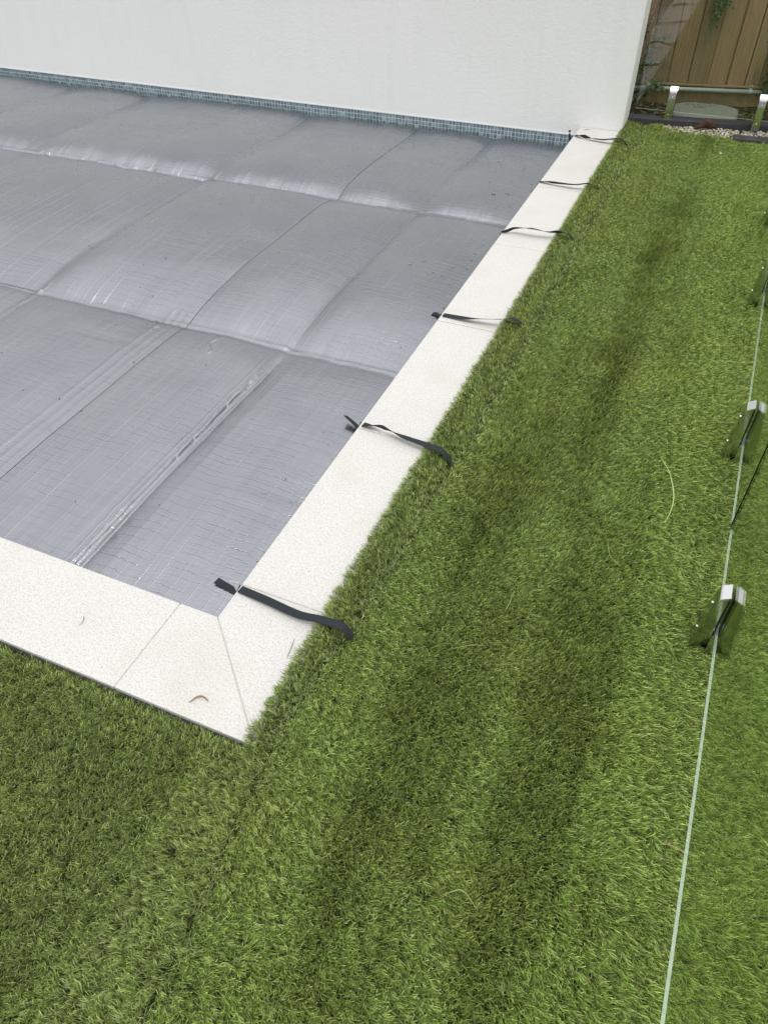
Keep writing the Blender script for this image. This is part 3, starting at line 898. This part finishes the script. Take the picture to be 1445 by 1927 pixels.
pipe = empty('drain_pipe', (fx, fy, .089), th)
tag(pipe, 'long grey plastic pipe clipped level along the foot of the timber fence', 'pipe')
bm = bmesh.new(); tube(bm, [(-.5, -.034, 0), (.2, -.034, 0), (.842, -.034, 0)], .0128, 16); bm_obj('pipe_run', bm, PIPE, pipe, smooth=True)
def clip(x):
    bm = bmesh.new()
    tube(bm, [(x-.009, -.034, 0), (x+.009, -.034, 0)], .0150, 14)
    v = [(x-.009, -.014), (x+.009, -.014), (x+.011, 0), (x+.011, .030), (x+.006, .040), (x-.006, .040), (x-.011, .030), (x-.011, 0)]
    a = [bm.verts.new((p, -.024, q)) for p, q in v]; b = [bm.verts.new((p, -.020, q)) for p, q in v]
    bm.faces.new(a); bm.faces.new(b[::-1])
    for i in range(8): bm.faces.new((a[i], b[i], b[(i+1) % 8], a[(i+1) % 8]))
    bmesh.ops.recalc_face_normals(bm, faces=list(bm.faces))
    o = bm_obj('pipe_clip', bm, PIPE, pipe)
    bm = bmesh.new(); bmesh.ops.create_cone(bm, cap_ends=True, segments=10, radius1=.0042, radius2=.0042, depth=.003, matrix=Matrix.Translation((x, -.0255, .028)) @ Matrix.Rotation(math.pi/2, 4, 'X'))
    bm_obj('clip_screw', bm, RUBBER, o)
clip(.748); clip(-.1)
bm = bmesh.new(); tube(bm, [(.838, -.034, 0), (.862, -.034, 0)], .0152, 16); bm_obj('end_socket', bm, PIPE, pipe, smooth=False)

# ------------------------------------------------------------------ plants and litter behind the glass
def leaf_geo(vs, fs, cs, p, d, up, ln, wd, col, fold=.25):
    d = d.normalized(); s = d.cross(up).normalized(); u = s.cross(d)
    b = len(vs)
    prof = [(0, .0), (.22, .75), (.5, 1.0), (.8, .6), (1.0, .0)]
    for t, w in prof:
        c = p + d*ln*t - u*ln*.25*t*t
        vs += [c + s*wd*w*.5 + u*wd*fold*w*.5, c, c - s*wd*w*.5 + u*wd*fold*w*.5]
    for i in range(len(prof)-1):
        a = b+i*3
        fs.append((a, a+1, a+4, a+3)); fs.append((a+1, a+2, a+5, a+4)); cs += [col, col]
def leaf_obj(name, vs, fs, cs, mat, parent):
    o = mesh_obj(name, vs, fs, mat, parent, smooth=True)
    at = o.data.attributes.new('bcol', 'FLOAT_COLOR', 'FACE'); at.data.foreach_set('color', np.array([(*c, 1) for c in cs], np.float32).ravel())
    return o
STEM = simple('plant_stem', (.10,.075,.045), .8)
def fence_pt(t, z, off=.05): return Vector((fx+t*math.cos(th)+off*math.sin(th), fy+t*math.sin(th)-off*math.cos(th), z))
def rdir(fl=1.0): return Vector((rnd.uniform(-1,1), rnd.uniform(-1.2,.3), rnd.uniform(-.6,.8)*fl)).normalized()

vine = empty('climbing_vine', tuple(fence_pt(.06, 0, .09)))
tag(vine, 'sparse green climbing plant against the fence beside the end of the white wall', 'climbing plant')
o0 = vine.location.copy()
stems = [[(.03,0),(.035,.12),(.02,.25),(.05,.36),(.10,.385),(.16,.39)], [(.08,0),(.07,.10),(.05,.22),(.07,.33),(.05,.43),(.08,.48)], [(.0,0),(.01,.1),(.02,.2),(.03,.3),(.0,.40),(.02,.52)], [(.06,.05),(.10,.12),(.15,.13),(.18,.11)], [(.02,.22),(.06,.25),(.11,.24)]]
bm = bmesh.new(); vs, fs, cs = [], [], []
for sidx, s in enumerate(stems):
    pts = catmull([np.array(fence_pt(t, z, .035+.03*rnd.random())) for t, z in s], 6)
    pts = [Vector(p)-o0 for p in pts]
    tube(bm, pts, .0022, 5)
    for p in pts:
        for q in range(3):
            if rnd.random() < .8:
                c = rnd.choice([(.035,.085,.028), (.05,.11,.035), (.028,.065,.025), (.08,.14,.06)])
                leaf_geo(vs, fs, cs, p+Vector((rnd.uniform(-.02,.02), rnd.uniform(-.03,.01), rnd.uniform(-.02,.02))), rdir(), Vector((rnd.uniform(-.5,.5), -1, .6)).normalized(), rnd.uniform(.012,.026), rnd.uniform(.008,.017), c)
# larger leaves by the pipe
for k in range(9):
    leaf_geo(vs, fs, cs, fence_pt(.10+rnd.uniform(-.02,.03), .10+rnd.uniform(-.02,.03), .07)-o0, Vector((rnd.uniform(-.4,1), -.5, rnd.uniform(-.7,.5))), Vector((0,-1,.7)).normalized(), rnd.uniform(.035,.055), rnd.uniform(.018,.026), (.04,.09,.04))
bm_obj('stem', bm, STEM, vine); leaf_obj('foliage', vs, fs, cs, LEAF, vine)

def shrub(name, label, cat, base, n, spread, h0, h1, lsz, cols, sp=.02, nst=6):
    e = empty(name, tuple(base)); tag(e, label, cat)
    bm = bmesh.new(); vs, fs, cs = [], [], []
    for k in range(nst):
        a = rnd.uniform(0, 6.28); r = spread*rnd.random()
        tip = Vector((math.cos(a)*r, math.sin(a)*r*.5, rnd.uniform(h0+.3*(h1-h0), h1)))
        pts = [Vector(p) for p in catmull([(0,0,0), tuple(tip*.5+Vector((rnd.uniform(-.02,.02),0,0))), tuple(tip)], 5)]
        tube(bm, pts, .002, 5)
        for q in range(n//nst):
            p = pts[rnd.randrange(len(pts)//3, len(pts))] + Vector((rnd.gauss(0, sp), rnd.gauss(0, sp*.7), rnd.gauss(0, sp)))
            if p.z < h0: p.z = h0 + rnd.random()*.03
            leaf_geo(vs, fs, cs, p, rdir(), Vector((rnd.uniform(-.6,.6), -.7, .8)).normalized(), lsz*rnd.uniform(.7,1.3), lsz*.55*rnd.uniform(.7,1.2), rnd.choice(cols))
    bm_obj('stem', bm, STEM, e); leaf_obj('foliage', vs, fs, cs, LEAF, e)
    return e
shrub('garden_shrub', 'dark green leafy shrub at the right end of the timber fence', 'shrub', fence_pt(.90, 0, .055), 620, .12, .03, .46, .030, [(.02,.05,.016), (.03,.07,.02), (.05,.11,.03)], .03, 14)
# creeper hanging over the fence top, only its tip in view
e = empty('hanging_creeper', tuple(fence_pt(.42, 1.75, .03))); tag(e, 'small green creeper tip hanging down the face of the timber fence at the top edge', 'creeper')
bm = bmesh.new(); vs, fs, cs = [], [], []
o0 = e.location.copy()
for k in range(4):
    pts = [Vector(p)-o0 for p in catmull([np.array(fence_pt(.42, 1.75, .0)), np.array(fence_pt(.44+.02*k, 1.3, .03)), np.array(fence_pt(.40+.015*k, .85, .03)), np.array(fence_pt(.395+.02*k, .47+.03*k, .035))], 16)]
    tube(bm, pts, .0015, 5)
    for i, p in enumerate(pts):
        for q in range(5 if i > 14 else 2):
            z = p.z+o0.z; sp = .018 + .02*min(1, max(0, (z-.45)/.3))
            leaf_geo(vs, fs, cs, p+Vector((rnd.gauss(0, sp), rnd.uniform(-.02,.0), rnd.gauss(0,.02))), rdir(), Vector((rnd.uniform(-.5,.5), -1, .6)).normalized(), rnd.uniform(.014,.024), rnd.uniform(.009,.015), rnd.choice([(.02,.055,.014), (.03,.08,.02), (.045,.10,.03)]))
bm_obj('stem', bm, STEM, e); leaf_obj('foliage', vs, fs, cs, LEAF, e)

# grass tufts and dead leaves in the bed
vs, fs, cs = [], [], []
for k in range(900):
    x = rnd.uniform(.27, 1.9); yb_ = 4.57+.15*(x-.27); y = rnd.uniform(yb_, yb_+.34+.05*(x-.27))
    if (abs((x-.70)/.2)**3 + abs((y-4.80)/.15)**3) < 1 : continue
    c = rnd.choice([(.16,.11,.065), (.10,.07,.04), (.22,.17,.11), (.07,.05,.035), (.14,.12,.08), (.06,.08,.03)])
    leaf_geo(vs, fs, cs, Vector((x, y, -.004+rnd.uniform(0,.022))), Vector((rnd.uniform(-1,1), rnd.uniform(-1,1), rnd.uniform(-.25,.35))), Vector((rnd.uniform(-.6,.6), rnd.uniform(-.6,.6), 1)).normalized(), rnd.uniform(.018,.045), rnd.uniform(.009,.02), c, rnd.uniform(-.5,.5))
o = leaf_obj('leaf_litter', vs, fs, cs, LITTER, None)
tag(o, 'brown dead leaves scattered over the dark garden soil behind the glass', 'leaf litter', kind='stuff')
for (x, y, lab) in ((.565, 4.955, 'thin dry grass stems growing at the left end of the grey stone'), (.80, 5.0, 'pale dry grass tuft sprouting behind the grey stone')):
    vs, fs, cs = [], [], []
    for k in range(6):
        a = rnd.uniform(-.6, .8)
        leaf_geo(vs, fs, cs, Vector((rnd.uniform(-.012,.012), 0, 0)), Vector((a*.6, -.35, 1)), Vector((0,-1,.2)), rnd.uniform(.05,.085), .0032, (.22,.24,.13), 0)
    o = leaf_obj('dry_grass', vs, fs, cs, LITTER, None); o.location = (x, y, 0); tag(o, lab, 'dry grass')

# ================================================================== ARTIFICIAL LAWN
protos = bpy.data.collections.new('turf_tufts')       # source tufts, not linked to the scene
def make_tuft(k, long=False):
    rg = np.random.RandomState(100+k)
    vs, fs, cs = [], [], []
    nb = 28
    for b in range(nb):
        r = .0115*math.sqrt(rg.rand()); a = rg.rand()*6.283
        bx, by = r*math.cos(a), r*math.sin(a)
        ln = rg.uniform(.012, .026); w = rg.uniform(.0011, .0020)
        da = rg.normal(0, .75); lean = rg.uniform(.05, .55)
        dx, dy = math.cos(da), math.sin(da)
        if rg.rand() < .22:
            da = rg.rand()*6.283; dx, dy = math.cos(da), math.sin(da); lean = rg.uniform(.2, 1.0)
        curl = rg.uniform(.1, .9)
        sa = rg.rand()*6.283 if rg.rand() < .4 else math.atan2(dx, -dy)+rg.normal(0, .4)
        sx, sy = math.cos(sa), math.sin(sa)
        g = rg.rand()
        if g < .62:   c = (.195, .292, .056)
        elif g < .86: c = (.345, .440, .135)
        elif g < .94: c = (.080, .140, .034)
        else:         c = (.42, .50, .17)
        q = rg.uniform(.45, 1.65); c = tuple(v*q for v in c)
        b0 = len(vs)
        n = 4
        for i in range(n):
            t = i/n; th_ = lean + curl*t
            # integrate
            h_ = ln*t*math.cos((lean+th_)/2); o_ = ln*t*math.sin((lean+th_)/2)
            ww = w*(1-.35*t)
            p = (bx+dx*o_, by+dy*o_, h_)
            vs += [(p[0]-sx*ww/2, p[1]-sy*ww/2, p[2]), (p[0]+sx*ww/2, p[1]+sy*ww/2, p[2])]
            cs += [(*(v*(.22+1.1*t) for v in c), 1)]*2  # dark root, bright tip: shade between blades painted into the colour
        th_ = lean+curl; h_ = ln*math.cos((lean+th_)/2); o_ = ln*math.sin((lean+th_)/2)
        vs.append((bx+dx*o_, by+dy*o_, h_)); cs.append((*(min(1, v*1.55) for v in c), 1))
        for i in range(n-1):
            a_ = b0+2*i; fs.append((a_, a_+1, a_+3, a_+2))
        fs.append((b0+2*n-2, b0+2*n-1, b0+2*n))
    for b in range(3):   # curly tan thatch
        r = .012*math.sqrt(rg.rand()); a = rg.rand()*6.283; bx, by = r*math.cos(a), r*math.sin(a); z = rg.uniform(.001, .012)
        d = rg.rand()*6.283; dx, dy = math.cos(d), math.sin(d); ln = rg.uniform(.006, .013); w = .0011
        c = [(.12,.115,.045), (.08,.09,.03), (.17,.16,.07)][rg.randint(3)]
        b0 = len(vs)
        for t, hh in ((0, 0), (.5, .003), (1, .001)):
            vs += [(bx+dx*ln*t-dy*w/2, by+dy*ln*t+dx*w/2, z+hh), (bx+dx*ln*t+dy*w/2, by+dy*ln*t-dx*w/2, z+hh)]
            cs += [(*c, 1)]*2
        fs += [(b0, b0+1, b0+3, b0+2), (b0+2, b0+3, b0+5, b0+4)]
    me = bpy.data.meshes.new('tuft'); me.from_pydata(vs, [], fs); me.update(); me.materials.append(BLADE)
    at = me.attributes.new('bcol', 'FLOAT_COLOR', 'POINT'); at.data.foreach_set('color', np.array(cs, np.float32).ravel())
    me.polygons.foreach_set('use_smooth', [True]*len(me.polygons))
    o = bpy.data.objects.new('tuft', me); protos.objects.link(o)
NT = 10
for k in range(NT): make_tuft(k)

BX = [.262, .554, .87, .93, .965, 1.13, 2.6]; BY = [4.500, 4.468, 4.443, 4.40, 4.348, 4.352, 4.36]
def bandx(pts):
    P = np.array(pts); o = np.argsort(P[:, 1]); return lambda y: np.interp(y, P[o, 1], P[o, 0])
D1 = bandx([(.71, 4.4), (.71, 3.87), (.74, 1.85), (.71, 1.07), (.80, .3), (.835, .095), (.863, -.46), (.87, -1.2)])
D2 = bandx([(.50, 4.4), (.50, 3.5), (.60, 1.71), (.553, .442), (.575, -.016), (.588, -.296), (.573, -.725), (.57, -1.2)])
def scatter(x0, x1, y0, y1, dens):
    s = 1/math.sqrt(dens); nx = int((x1-x0)/s); ny = int((y1-y0)/s)
    X, Y = np.meshgrid(x0+(np.arange(nx)+.5)*s, y0+(np.arange(ny)+.5)*s)
    X = X+NR.uniform(-.5, .5, X.shape)*s; Y = Y+NR.uniform(-.5, .5, Y.shape)*s
    return X.ravel(), Y.ravel()
DENS = 6000
parts_ = []
for (a, b, c, d, k) in ((.268, 1.75, -1.5, 4.52, 1.0), (1.75, 2.6, -1.5, 4.4, .35), (-1.0, .268, -1.5, -CW-.008, 1.0), (-2.6, -1.0, -1.5, -CW-.012, .35)):
    parts_.append(scatter(a, b, c, d, DENS*k))
X = np.concatenate([p[0] for p in parts_]); Y = np.concatenate([p[1] for p in parts_])
keep = (Y < np.interp(X, BX, BY)) & ~((Y > -CW-.008) & (X < .268))
# keep the edging gap at the front coping, ragged
keep &= ~((X < CW-.03) & (Y > -CW-.009-.011*fbm(X*9, X*0, 77)))
for (loc, rz, _) in SP[:4]:
    keep &= ~((np.abs(X-loc[0]) < .040) & (np.abs(Y-loc[1]) < .013))
X = X[keep]; Y = Y[keep]; N = len(X)
Z = turf_z(X, Y)
S = X - seam_x(Y)
low = (np.clip((.30-X)/.2, 0, 1)*np.clip((-.2-Y)/.1, 0, 1))
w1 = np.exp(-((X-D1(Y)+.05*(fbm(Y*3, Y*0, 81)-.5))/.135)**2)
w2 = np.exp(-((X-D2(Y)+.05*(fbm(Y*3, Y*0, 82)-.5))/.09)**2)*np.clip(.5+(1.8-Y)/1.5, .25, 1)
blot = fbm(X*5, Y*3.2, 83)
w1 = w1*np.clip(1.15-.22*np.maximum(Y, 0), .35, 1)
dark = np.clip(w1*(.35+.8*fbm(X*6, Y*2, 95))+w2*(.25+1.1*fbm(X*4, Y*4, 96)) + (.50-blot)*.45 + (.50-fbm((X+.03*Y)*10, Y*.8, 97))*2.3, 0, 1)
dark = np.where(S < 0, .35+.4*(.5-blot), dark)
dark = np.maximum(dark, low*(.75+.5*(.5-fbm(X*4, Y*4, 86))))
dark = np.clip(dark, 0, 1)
# lean direction (world angle) and amount
ang = np.radians(-22) + (fbm(X*2.2, Y*1.8, 84)-.5)*1.7 + (fbm(X*11, Y*11, 85)-.5)*1.5
ang = ang + np.clip((X-.85)/.3, 0, 1)*np.radians(-14)
lean = .02 + .80*(1-dark) + NR.normal(0, .13, N)
# left strip hangs over the coping, seam parts both ways
left = (S < 0) & (low < .5)
ang = np.where(left, np.pi + np.radians(18) + NR.normal(0, .5, N), ang)
lean = np.where(left, .30+.35*np.clip((.345-X)/.07, 0, 1)+NR.normal(0, .12, N), lean)
nearseam = np.exp(-(S/.018)**2)*(.35+.65*np.clip((Y+.35)/.3, 0, 1))
ang = ang + nearseam*NR.normal(0, .9, N)
lean = lean*(1-.8*nearseam)
ang = np.where(low > .5, NR.uniform(-np.pi, np.pi, N)*.6 + (fbm(X*3, Y*3, 87)-.5)*4 - 1.2, ang)
ang = ang + NR.normal(0, .32, N)
edge_f = (X < .27) & (Y > -CW-.045)
edge_f &= Y < -CW
ang = np.where(edge_f, np.radians(90)+NR.normal(0, .7, N), ang)
lean = np.where(edge_f, .22+NR.normal(0, .15, N), lean)
hs_ = (1.0 - .16*low + .12*(fbm(X*6, Y*6, 88)-.5)) * NR.uniform(.85, 1.15, N)
hs_ = hs_*(1-.25*nearseam)*(1+.28*np.clip((X-.8)/.25, 0, 1))
Zs = Z.copy()
rot = np.zeros((N, 3), np.float32); rot[:, 0] = NR.normal(0, .12, N); rot[:, 1] = np.clip(lean, -.2, 1.15); rot[:, 2] = ang
sc = np.stack([np.ones(N), np.ones(N), hs_], 1).astype(np.float32)
v = (1.08 - .25*dark + .24*np.clip((X-.82)/.22, 0, 1) - .06*left - .08*low + .20*(fbm(X*8, Y*8, 90)-.5) + NR.normal(0, .10, N))  # dark streaks and lighter right side: pile shading painted into the tint
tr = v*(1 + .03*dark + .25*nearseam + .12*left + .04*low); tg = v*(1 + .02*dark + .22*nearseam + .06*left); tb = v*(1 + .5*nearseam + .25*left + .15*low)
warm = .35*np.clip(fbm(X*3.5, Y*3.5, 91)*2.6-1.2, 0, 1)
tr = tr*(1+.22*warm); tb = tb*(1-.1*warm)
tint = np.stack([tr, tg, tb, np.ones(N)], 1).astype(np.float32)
me = bpy.data.meshes.new('artificial_turf')
me.vertices.add(N); me.vertices.foreach_set('co', np.stack([X, Y, Zs], 1).astype(np.float32).ravel())
def addattr(nm, ty, dat, key):
    a = me.attributes.new(nm, ty, 'POINT'); a.data.foreach_set(key, dat.ravel())
addattr('rot', 'FLOAT_VECTOR', rot, 'vector'); addattr('scl', 'FLOAT_VECTOR', sc, 'vector')
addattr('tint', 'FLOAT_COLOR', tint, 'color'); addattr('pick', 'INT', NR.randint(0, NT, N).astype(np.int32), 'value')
me.update()
lawn = bpy.data.objects.new('artificial_turf', me); link(lawn)
tag(lawn, 'lush artificial green turf with flattened lighter and darker streaks around the coping', 'artificial grass', kind='stuff')
ng = bpy.data.node_groups.new('turf_nodes', 'GeometryNodeTree')
ng.interface.new_socket('Geometry', in_out='INPUT', socket_type='NodeSocketGeometry')
ng.interface.new_socket('Geometry', in_out='OUTPUT', socket_type='NodeSocketGeometry')
gi = ng.nodes.new('NodeGroupInput'); go = ng.nodes.new('NodeGroupOutput')
iop = ng.nodes.new('GeometryNodeInstanceOnPoints'); ci = ng.nodes.new('GeometryNodeCollectionInfo')
ci.inputs['Collection'].default_value = protos; ci.inputs['Separate Children'].default_value = True; ci.inputs['Reset Children'].default_value = True
def na(nm, ty):
    n_ = ng.nodes.new('GeometryNodeInputNamedAttribute'); n_.data_type = ty; n_.inputs['Name'].default_value = nm; return n_.outputs['Attribute']
e2r = ng.nodes.new('FunctionNodeEulerToRotation')
ng.links.new(gi.outputs[0], iop.inputs['Points']); ng.links.new(ci.outputs[0], iop.inputs['Instance'])
iop.inputs['Pick Instance'].default_value = True
ng.links.new(na('pick', 'INT'), iop.inputs['Instance Index'])
ng.links.new(na('rot', 'FLOAT_VECTOR'), e2r.inputs[0]); ng.links.new(e2r.outputs[0], iop.inputs['Rotation'])
ng.links.new(na('scl', 'FLOAT_VECTOR'), iop.inputs['Scale'])
ng.links.new(iop.outputs[0], go.inputs[0])
md = lawn.modifiers.new('turf', 'NODES'); md.node_group = ng

# ================================================================== SMALL DEBRIS
def twig(name, pts, rad, col, label, cat, n=6):
    bm = bmesh.new(); P = catmull(pts, n); base = Vector(pts[0])
    k = len(P); rr = [rad*(1-.55*abs(2*i/(k-1)-1)) for i in range(k)]
    tube(bm, [Vector(p)-base for p in P], rr, 6)
    o = bm_obj(name, bm, simple(name+'_mat', col, .8, 0, .2)); o.location = base
    tag(o, label, cat)
twig('dry_leaf', [(.080,-.249,.003),(.090,-.230,.005),(.104,-.224,.006),(.120,-.228,.003)], .0026, (.24,.17,.10), 'curled brown leaf stem lying on the corner paver by the mitre joint', 'leaf stem')
twig('pine_needle', [(.226,.014,.003),(.232,-.012,.004),(.236,-.042,.003)], .0011, (.20,.17,.08), 'pair of thin pine needles on the coping beside the turf edge', 'pine needles')
twig('thin_twig', [(-.335,-.140,.003),(-.325,-.152,.004),(-.324,-.170,.003)], .0009, (.16,.13,.09), 'thin curved twig on the front coping at the left', 'twig')
twig('straw', [(.985,1.093,.026),(1.022,1.02,.030),(1.047,.93,.031),(1.052,.86,.030),(1.043,.793,.024)], .0019, (.50,.54,.22), 'long pale curved straw lying on the lawn left of the clamps', 'straw')
twig('dry_stalk', [(1.178,-.150,.026),(1.205,-.152,.030),(1.235,-.158,.025)], .0013, (.42,.33,.18), 'short tan stalk poking under the near glass panel', 'stalk')
twig('small_stick', [(.035,4.235,.003),(.055,4.247,.005),(.072,4.252,.003)], .0016, (.17,.13,.08), 'small brown stick on the coping against the white wall', 'stick')
for (nm, P, lb) in (('stray_grass', [(.705,.36,.022),(.71,.33,.028),(.705,.30,.022)], 'short pale upright blade in the darker band of the lawn'),
                   ('loose_straw', [(.905,.66,.022),(.92,.60,.027),(.955,.575,.022)], 'short kinked straw on the lawn, left of the nearest clamp'),
                   ('loose_straw', [(.80,-.42,.022),(.83,-.40,.028),(.87,-.42,.022)], 'pale straw on the dark band near the bottom of the photo')):
    twig(nm, P, .0009, (.36,.42,.16), lb, 'straw')
twig('bent_blade', [(.62,.13,.028),(.66,.155,.033),(.69,.17,.028)], .0010, (.30,.36,.12), 'loose pale blade lying in the middle of the lawn', 'grass blade')
twig('cut_blade', [(.42,-.88,.02),(.44,-.85,.03),(.455,-.80,.022)], .0011, (.26,.33,.12), 'loose light green blade on the turf in the foreground', 'grass blade')
bm = bmesh.new(); bmesh.ops.create_icosphere(bm, subdivisions=2, radius=1, matrix=Matrix.Diagonal((.010,.006,.002,1)))
for v_ in bm.verts: v_.co.z += .25*abs(v_.co.x)
o = bm_obj('white_petal', bm, simple('petal', (.75,.73,.66), .6), smooth=True); o.location = (.884, 4.039, .022)
tag(o, 'tiny white petal on the far part of the lawn', 'petal')
# long stray blades along the turf seam
vs, fs, cs = [], [], []
for k in range(520):
    y = rnd.uniform(-1.1, 4.4); x = float(seam_x(y)) + rnd.gauss(0, .013)
    a = rnd.gauss(0, .9) + (math.pi/2 if rnd.random() < .5 else -math.pi/2)
    c = rnd.choice([(.22,.22,.11), (.16,.20,.08), (.11,.17,.05), (.26,.23,.14)])
    leaf_geo(vs, fs, cs, Vector((x, y, float(turf_z(x, y))+.008)), Vector((math.cos(a), math.sin(a), rnd.uniform(.15,.7))), Vector((0,0,1)), rnd.uniform(.022,.042), .0014, c, 0)
o = leaf_obj('seam_blades', vs, fs, cs, attrmat('seam_blade', .6, .3), None)
tag(o, 'pale scraggly blades standing up along the turf seam beside the coping', 'artificial grass', kind='stuff')
